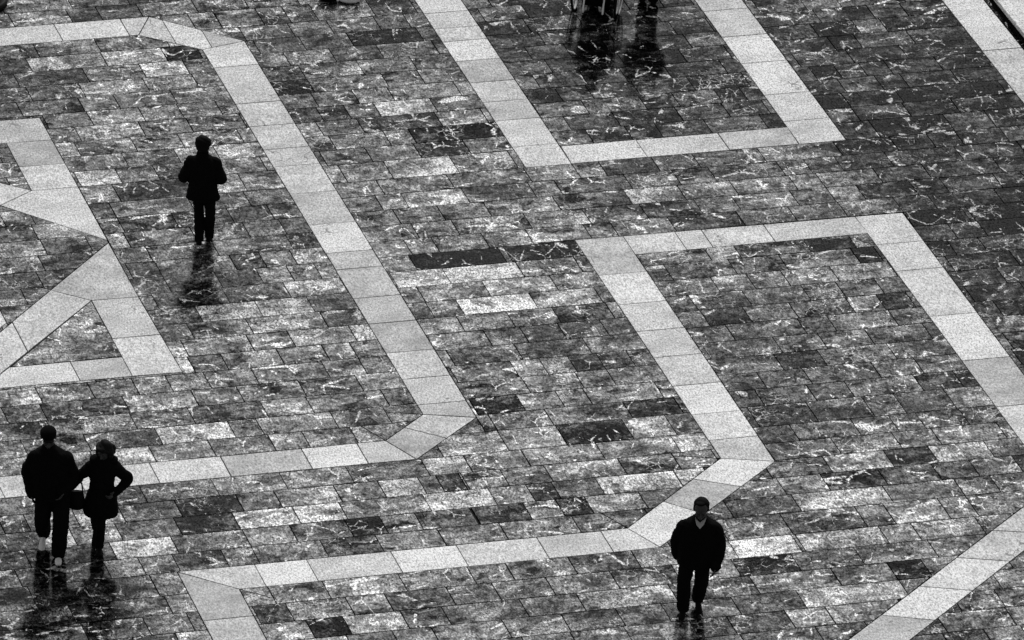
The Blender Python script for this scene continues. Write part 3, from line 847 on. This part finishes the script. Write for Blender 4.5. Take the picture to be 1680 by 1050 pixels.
hair_cap(root, at, 0.98, [((0, -0.025, 0.045), (0.112, 0.108, 0.095)), ((0.0, -0.07, -0.04), (0.118, 0.07, 0.11)), ((0.08, -0.0, -0.03), (0.05, 0.07, 0.095)), ((-0.08, -0.02, -0.02), (0.045, 0.06, 0.09)), ((0, 0.05, 0.085), (0.07, 0.045, 0.03))], M_GREYHAIR, rough=0.02, seed=4)
bm = bmesh.new()
for x in (-1, 1):
    ball_(bm, V(0.02 + 0.10 * x, 0.03, 1.325), (0.085, 0.09, 0.045), 3)
ball_(bm, V(0.02, 0.09, 1.33), (0.13, 0.07, 0.05), 3)
solid('hood', bm, 0.01, M_CLOTH, root, smooth=3, folds=0.008)

# her shoulder bag, hanging between the two
bagroot = bpy.data.objects.new('handbag', None)
col.objects.link(bagroot)
bagroot.location = (WB[0], WB[1], 0)
tag(bagroot, 'black handbag hanging between the man and woman of the couple', 'bag')
bm = bmesh.new()
rings = []
for z, w, d in ((0.60, 0.055, 0.03), (0.63, 0.095, 0.055), (0.70, 0.115, 0.065), (0.80, 0.105, 0.055), (0.88, 0.085, 0.03)):
    rings.append([V(-0.315 + w * math.cos(t * math.pi / 10) * (1.0), -0.05 + d * math.sin(t * math.pi / 10), z) for t in range(20)])
loft(bm, rings)
solid('bag_body', bm, 0.008, M_SHOE, bagroot, smooth=3, folds=0.006)
bm = bmesh.new()
tube(bm, [V(-0.40, -0.05, 0.86), V(-0.375, -0.075, 1.0), V(-0.335, -0.05, 1.09), V(-0.26, -0.02, 1.0), V(-0.235, -0.05, 0.86)], [0.010] * 5, 8, sub=5)
solid('bag_strap', bm, 0.005, M_SHOE, bagroot, smooth=1)

# ---------------------------------------------------------------- wheelchair, its rider and companion, at the far edge
def mesh_obj(name, bm, material, parent, smooth=True):
    bmesh.ops.recalc_face_normals(bm, faces=bm.faces[:])
    me = bpy.data.meshes.new(name); bm.to_mesh(me); bm.free()
    me.materials.append(material)
    for p in me.polygons: p.use_smooth = smooth
    return link(name, me, parent)

def torus(bm, c, axis, R, rr, n=48, m=10, squash=1.0):
    axis = axis.normalized()
    s = axis.cross(V(0, 0, 1)).normalized()
    u = s.cross(axis).normalized()
    vs_ = [[bm.verts.new(c + (s * math.cos(2 * math.pi * i / n) + u * math.sin(2 * math.pi * i / n)) * (R + rr * math.cos(2 * math.pi * j / m)) + axis * rr * squash * math.sin(2 * math.pi * j / m)) for j in range(m)] for i in range(n)]
    for i in range(n):
        for j in range(m):
            bm.faces.new((vs_[i][j], vs_[(i + 1) % n][j], vs_[(i + 1) % n][(j + 1) % m], vs_[i][(j + 1) % m]))

wc = bpy.data.objects.new('wheelchair', None)
col.objects.link(wc)
wc.location = (0.985, 9.13, 0)
wc.rotation_euler = (0, 0, RAD(-8))
tag(wc, 'steel wheelchair with pale rims at the top edge of the square', 'wheelchair')
for sgn in (-1, 1):
    cen = V(0.325 * sgn, 0.0, 0.305)
    ax = V(1, 0, -0.07 * sgn)
    bm = bmesh.new(); torus(bm, cen, ax, 0.285, 0.018); w = mesh_obj('wheel', bm, M_RUBBER, wc)
    bm = bmesh.new(); torus(bm, cen, ax, 0.262, 0.012, squash=1.6)
    mesh_obj('rim', bm, M_WHITE, w)
    bm = bmesh.new(); torus(bm, cen + V(0.045 * sgn, 0, 0), ax, 0.255, 0.011)
    mesh_obj('push_rim', bm, M_WHITE, w)
    bm = bmesh.new()
    tube(bm, [cen - V(0.03 * sgn, 0, 0), cen + V(0.03 * sgn, 0, 0)], [0.025, 0.025], 12, sub=1)
    an_ = ax.normalized(); s_ = an_.cross(V(0, 0, 1)).normalized(); u_ = s_.cross(an_)
    for i in range(16):
        t = 2 * math.pi * i / 16
        tube(bm, [cen, cen + (s_ * math.cos(t) + u_ * math.sin(t)) * 0.262], [0.0025, 0.0025], 6, sub=1, ball=False)
    mesh_obj('spokes', bm, M_STEEL, w)
    bm = bmesh.new()                                 # side frame with push handle and rear anti-tip bar
    x = 0.235 * sgn
    tube(bm, [V(x, -0.16, 0.98), V(x, -0.04, 0.94), V(x, -0.02, 0.5), V(x, 0.0, 0.32)], [0.012] * 4, 10)
    tube(bm, [V(x, 0.0, 0.5), V(x, 0.36, 0.52), V(x * 0.9, 0.44, 0.42), V(x * 0.75, 0.56, 0.14)], [0.012] * 4, 10)
    tube(bm, [V(x, 0.0, 0.3), V(x, 0.34, 0.26)], [0.011] * 2, 10)
    tube(bm, [V(x, 0.30, 0.5), V(x, 0.34, 0.26), V(x, 0.36, 0.15)], [0.011] * 3, 10)
    mesh_obj('side_frame', bm, M_STEEL, wc)
    bm = bmesh.new()
    tube(bm, [V(x * 0.62 - 0.02, 0.0, 0.29), V(x * 0.62 - 0.02, -0.10, 0.20), V(x * 0.62 - 0.02, -0.17, 0.07)], [0.013, 0.013, 0.015], 10)
    mesh_obj('anti_tip_bar', bm, M_WHITE, wc)
    bm = bmesh.new(); torus(bm, V(x, 0.37, 0.075), V(1, 0, 0), 0.055, 0.02, 24, 8)
    mesh_obj('caster', bm, M_RUBBER, wc)
    bm = bmesh.new()
    tube(bm, [V(x, 0.02, 0.70), V(x, 0.30, 0.70)], [0.028, 0.028], 10, flat=0.6)
    mesh_obj('armrest', bm, M_RUBBER, wc)
    bm = bmesh.new()
    bmesh.ops.create_cube(bm, size=1, matrix=Matrix.Translation(V(x * 0.55, 0.60, 0.13)) @ Matrix.Diagonal((0.13, 0.16, 0.015, 1)))
    mesh_obj('footplate', bm, M_RUBBER, wc, False)
for nm, pts_ in (('seat', [V(0, 0.0, 0.49), V(0, 0.2, 0.485), V(0, 0.40, 0.50)]), ('backrest', [V(0, -0.01, 0.50), V(0, -0.035, 0.7), V(0, -0.05, 0.92)])):
    bm = bmesh.new()
    rings = []
    for p in pts_:
        n_ = V(0, 0, 0.018) if nm == 'seat' else V(0, 0.014, 0)
        rings.append([p + V(-0.23, 0, 0) - n_, p - n_ * 1.8, p + V(0.23, 0, 0) - n_, p + V(0.23, 0, 0) + n_, p, p + V(-0.23, 0, 0) + n_])
    loft(bm, rings)
    mesh_obj(nm, bm, M_CLOTH, wc, False)

bm = bmesh.new()
rings = []
for z, hw, d0, d1 in ((0.09, 0.17, 0.0, 0.2), (0.12, 0.2, -0.03, 0.26), (0.25, 0.21, -0.05, 0.30), (0.46, 0.215, -0.03, 0.30)):
    rings.append([V(-hw, d0, z), V(hw, d0, z), V(hw, d1, z), V(-hw, d1, z)])
loft(bm, rings)
solid('under_seat_bag', bm, 0.012, M_CLOTH, wc, smooth=4, folds=0.012)
RB = wc.location
J = dict(head=V(0, 0.06, 1.27), neck=V(0, 0.05, 1.14), chest=V(0, 0.06, 0.98), pelvis=V(0, 0.10, 0.60),
         sh=(V(-0.18, 0.06, 1.04), V(0.18, 0.06, 1.04)), el=(V(-0.25, 0.08, 0.78), V(0.25, 0.08, 0.78)), wr=(V(-0.2, 0.30, 0.745), V(0.2, 0.30, 0.745)),
         hip=(V(-0.09, 0.12, 0.595), V(0.09, 0.12, 0.595)), kn=(V(-0.11, 0.50, 0.60), V(0.11, 0.50, 0.60)), an=(V(-0.10, 0.56, 0.215), V(0.10, 0.56, 0.215)))
root, at, B = person('person in dark clothes seated in the wheelchair at the top edge', (RB[0], RB[1]), J,
    [(0.55, 0, 0.09, 0.19, 0.135), (0.75, 0, 0.075, 0.19, 0.13), (0.95, 0, 0.06, 0.20, 0.13), (1.06, 0, 0.055, 0.165, 0.11), (1.14, 0, 0.05, 0.08, 0.075)],
    face=V(0, 1, -0.1), head_k=1.0, toes=(V(0, 1, 0), V(0, 1, 0)), sleeve=(0.08, 0.07, 0.055), leg=(0.10, 0.08, 0.07), shoe_lift=(0.139, 0.139), seed=21,
    palms=((V(1, 0, 0), V(0, 0, -1)), (V(-1, 0, 0), V(0, 0, -1))))
root.rotation_euler = wc.rotation_euler
hair_cap(root, at, 1.0, [((0, -0.02, 0.045), (0.088, 0.10, 0.085)), ((0, -0.05, -0.01), (0.084, 0.07, 0.08))], M_GREYHAIR, rough=0.006)

def walker(label, base, face_y, seed, shoe_mat=None, stride=0.14, coat=False, hair=M_HAIR, splay=0.08, cloth=None, trouser=None):
    f = face_y
    J = dict(head=V(0, 0.02 * f, 1.585), neck=V(0, 0, 1.46), chest=V(0, 0, 1.28), pelvis=V(0, 0, 0.90),
             sh=(V(-0.165, 0, 1.315), V(0.165, 0, 1.315)), el=(V(-0.245, 0.02, 1.06), V(0.245, -0.02, 1.06)), wr=(V(-0.235, 0.10, 0.82), V(0.235, -0.08, 0.82)),
             hip=(V(-0.08, 0, 0.86), V(0.08, 0, 0.86)), kn=(V(-splay, 0.03 * f, 0.48), V(splay, 0.03 * f, 0.48)), an=(V(-splay, stride, 0.09), V(splay, -stride, 0.09)))
    root, at, B = person(label, base, J,
        [(0.72, 0, 0, 0.215, 0.15), (0.85, 0, 0, 0.205, 0.145), (1.0, 0, 0, 0.195, 0.135), (1.2, 0, 0, 0.215, 0.14), (1.33, 0, 0, 0.195, 0.115), (1.43, 0, 0, 0.11, 0.085), (1.48, 0, 0, 0.075, 0.07)],
        face=V(0, f, -0.1), head_k=1.03, toes=(V(-0.12, f, 0), V(0.12, f, 0)), sleeve=(0.08, 0.072, 0.058), leg=(0.095, 0.08, 0.072), shoe_mat=shoe_mat, seed=seed, cloth=cloth, trouser=trouser)
    hair_cap(root, at, 1.03, [((0, -0.02, 0.045), (0.09, 0.102, 0.085)), ((0, -0.05, -0.005), (0.086, 0.07, 0.08))], hair, rough=0.008, seed=seed)
    return root
walker('standing person in dark trousers right beside the wheelchair, top edge', (1.745, 9.52), 1, 31, stride=0.03)

# two bags set down at the far edge
def lump(bm, rows_, cx, cy, n=24, wob=0.12, seed=0):
    rings = []
    for z, rx, ry in rows_:
        rings.append([V(cx + rx * math.cos(2 * math.pi * i / n) * (1 + wob * mnoise.noise(V(i * 0.5, z * 9, seed))), cy + ry * math.sin(2 * math.pi * i / n) * (1 + wob * mnoise.noise(V(i * 0.5, z * 9, seed + 3))), z) for i in range(n)])
    loft(bm, rings)
for lab, loc, m, sc_ in (('white bag set down at the top edge, left of the U band', (-2.625, 9.07, 0), M_WHITE, 1.0), ('black bag beside the white bag at the top edge', (-2.93, 9.07, 0), M_CLOTH, 0.85)):
    e = bpy.data.objects.new('carrier_bag', None)
    col.objects.link(e); e.location = loc
    tag(e, lab, 'bag')
    bm = bmesh.new()
    lump(bm, [(0.0, 0.13, 0.08), (0.03, 0.165, 0.10), (0.11, 0.16, 0.095), (0.19, 0.13, 0.06), (0.25, 0.11, 0.025)], 0, 0, seed=sc_ * 7)
    solid('bag_body', bm, 0.009, m, e, smooth=2, folds=0.012, seed=sc_ * 9)
    for y in (-0.02, 0.02):
        bm = bmesh.new()
        tube(bm, [V(-0.05, y, 0.24), V(-0.04, y * 1.6, 0.32), V(0.04, y * 1.6, 0.32), V(0.05, y, 0.24)], [0.007] * 4, 8)
        mesh_obj('handle', bm, m, e)
    e.scale = (sc_,) * 3

# ---------------------------------------------------------------- round-footed lamp post at the top left corner
lp = bpy.data.objects.new('lamp_post', None)
col.objects.link(lp)
lp.location = (-7.945, 8.42, 0)
tag(lp, 'black round foot of a lamp post cut off by the top left corner', 'lamp post')
def lathe(name, prof, material, parent, n=40):
    bm = bmesh.new()
    loft(bm, [[V(q * math.cos(2 * math.pi * i / n), q * math.sin(2 * math.pi * i / n), z) for i in range(n)] for q, z in prof])
    return mesh_obj(name, bm, material, parent)
lathe('foot', [(0.37, 0.0), (0.375, 0.02), (0.37, 0.07), (0.345, 0.085), (0.30, 0.09), (0.29, 0.12), (0.285, 0.2), (0.25, 0.23), (0.2, 0.3), (0.15, 0.5), (0.14, 0.7), (0.10, 0.75)], M_IRON, lp)
lathe('post', [(0.085, 0.74), (0.075, 1.5), (0.065, 3.0), (0.055, 4.2), (0.08, 4.22), (0.08, 4.28), (0.03, 4.3)], M_IRON, lp, 24)
lathe('lantern', [(0.06, 4.3), (0.14, 4.36), (0.2, 4.75), (0.2, 4.77)], M_SHIRT, lp, 8)
lathe('lantern_cap', [(0.23, 4.771), (0.22, 4.8), (0.1, 4.92), (0.02, 4.98)], M_IRON, lp, 8)
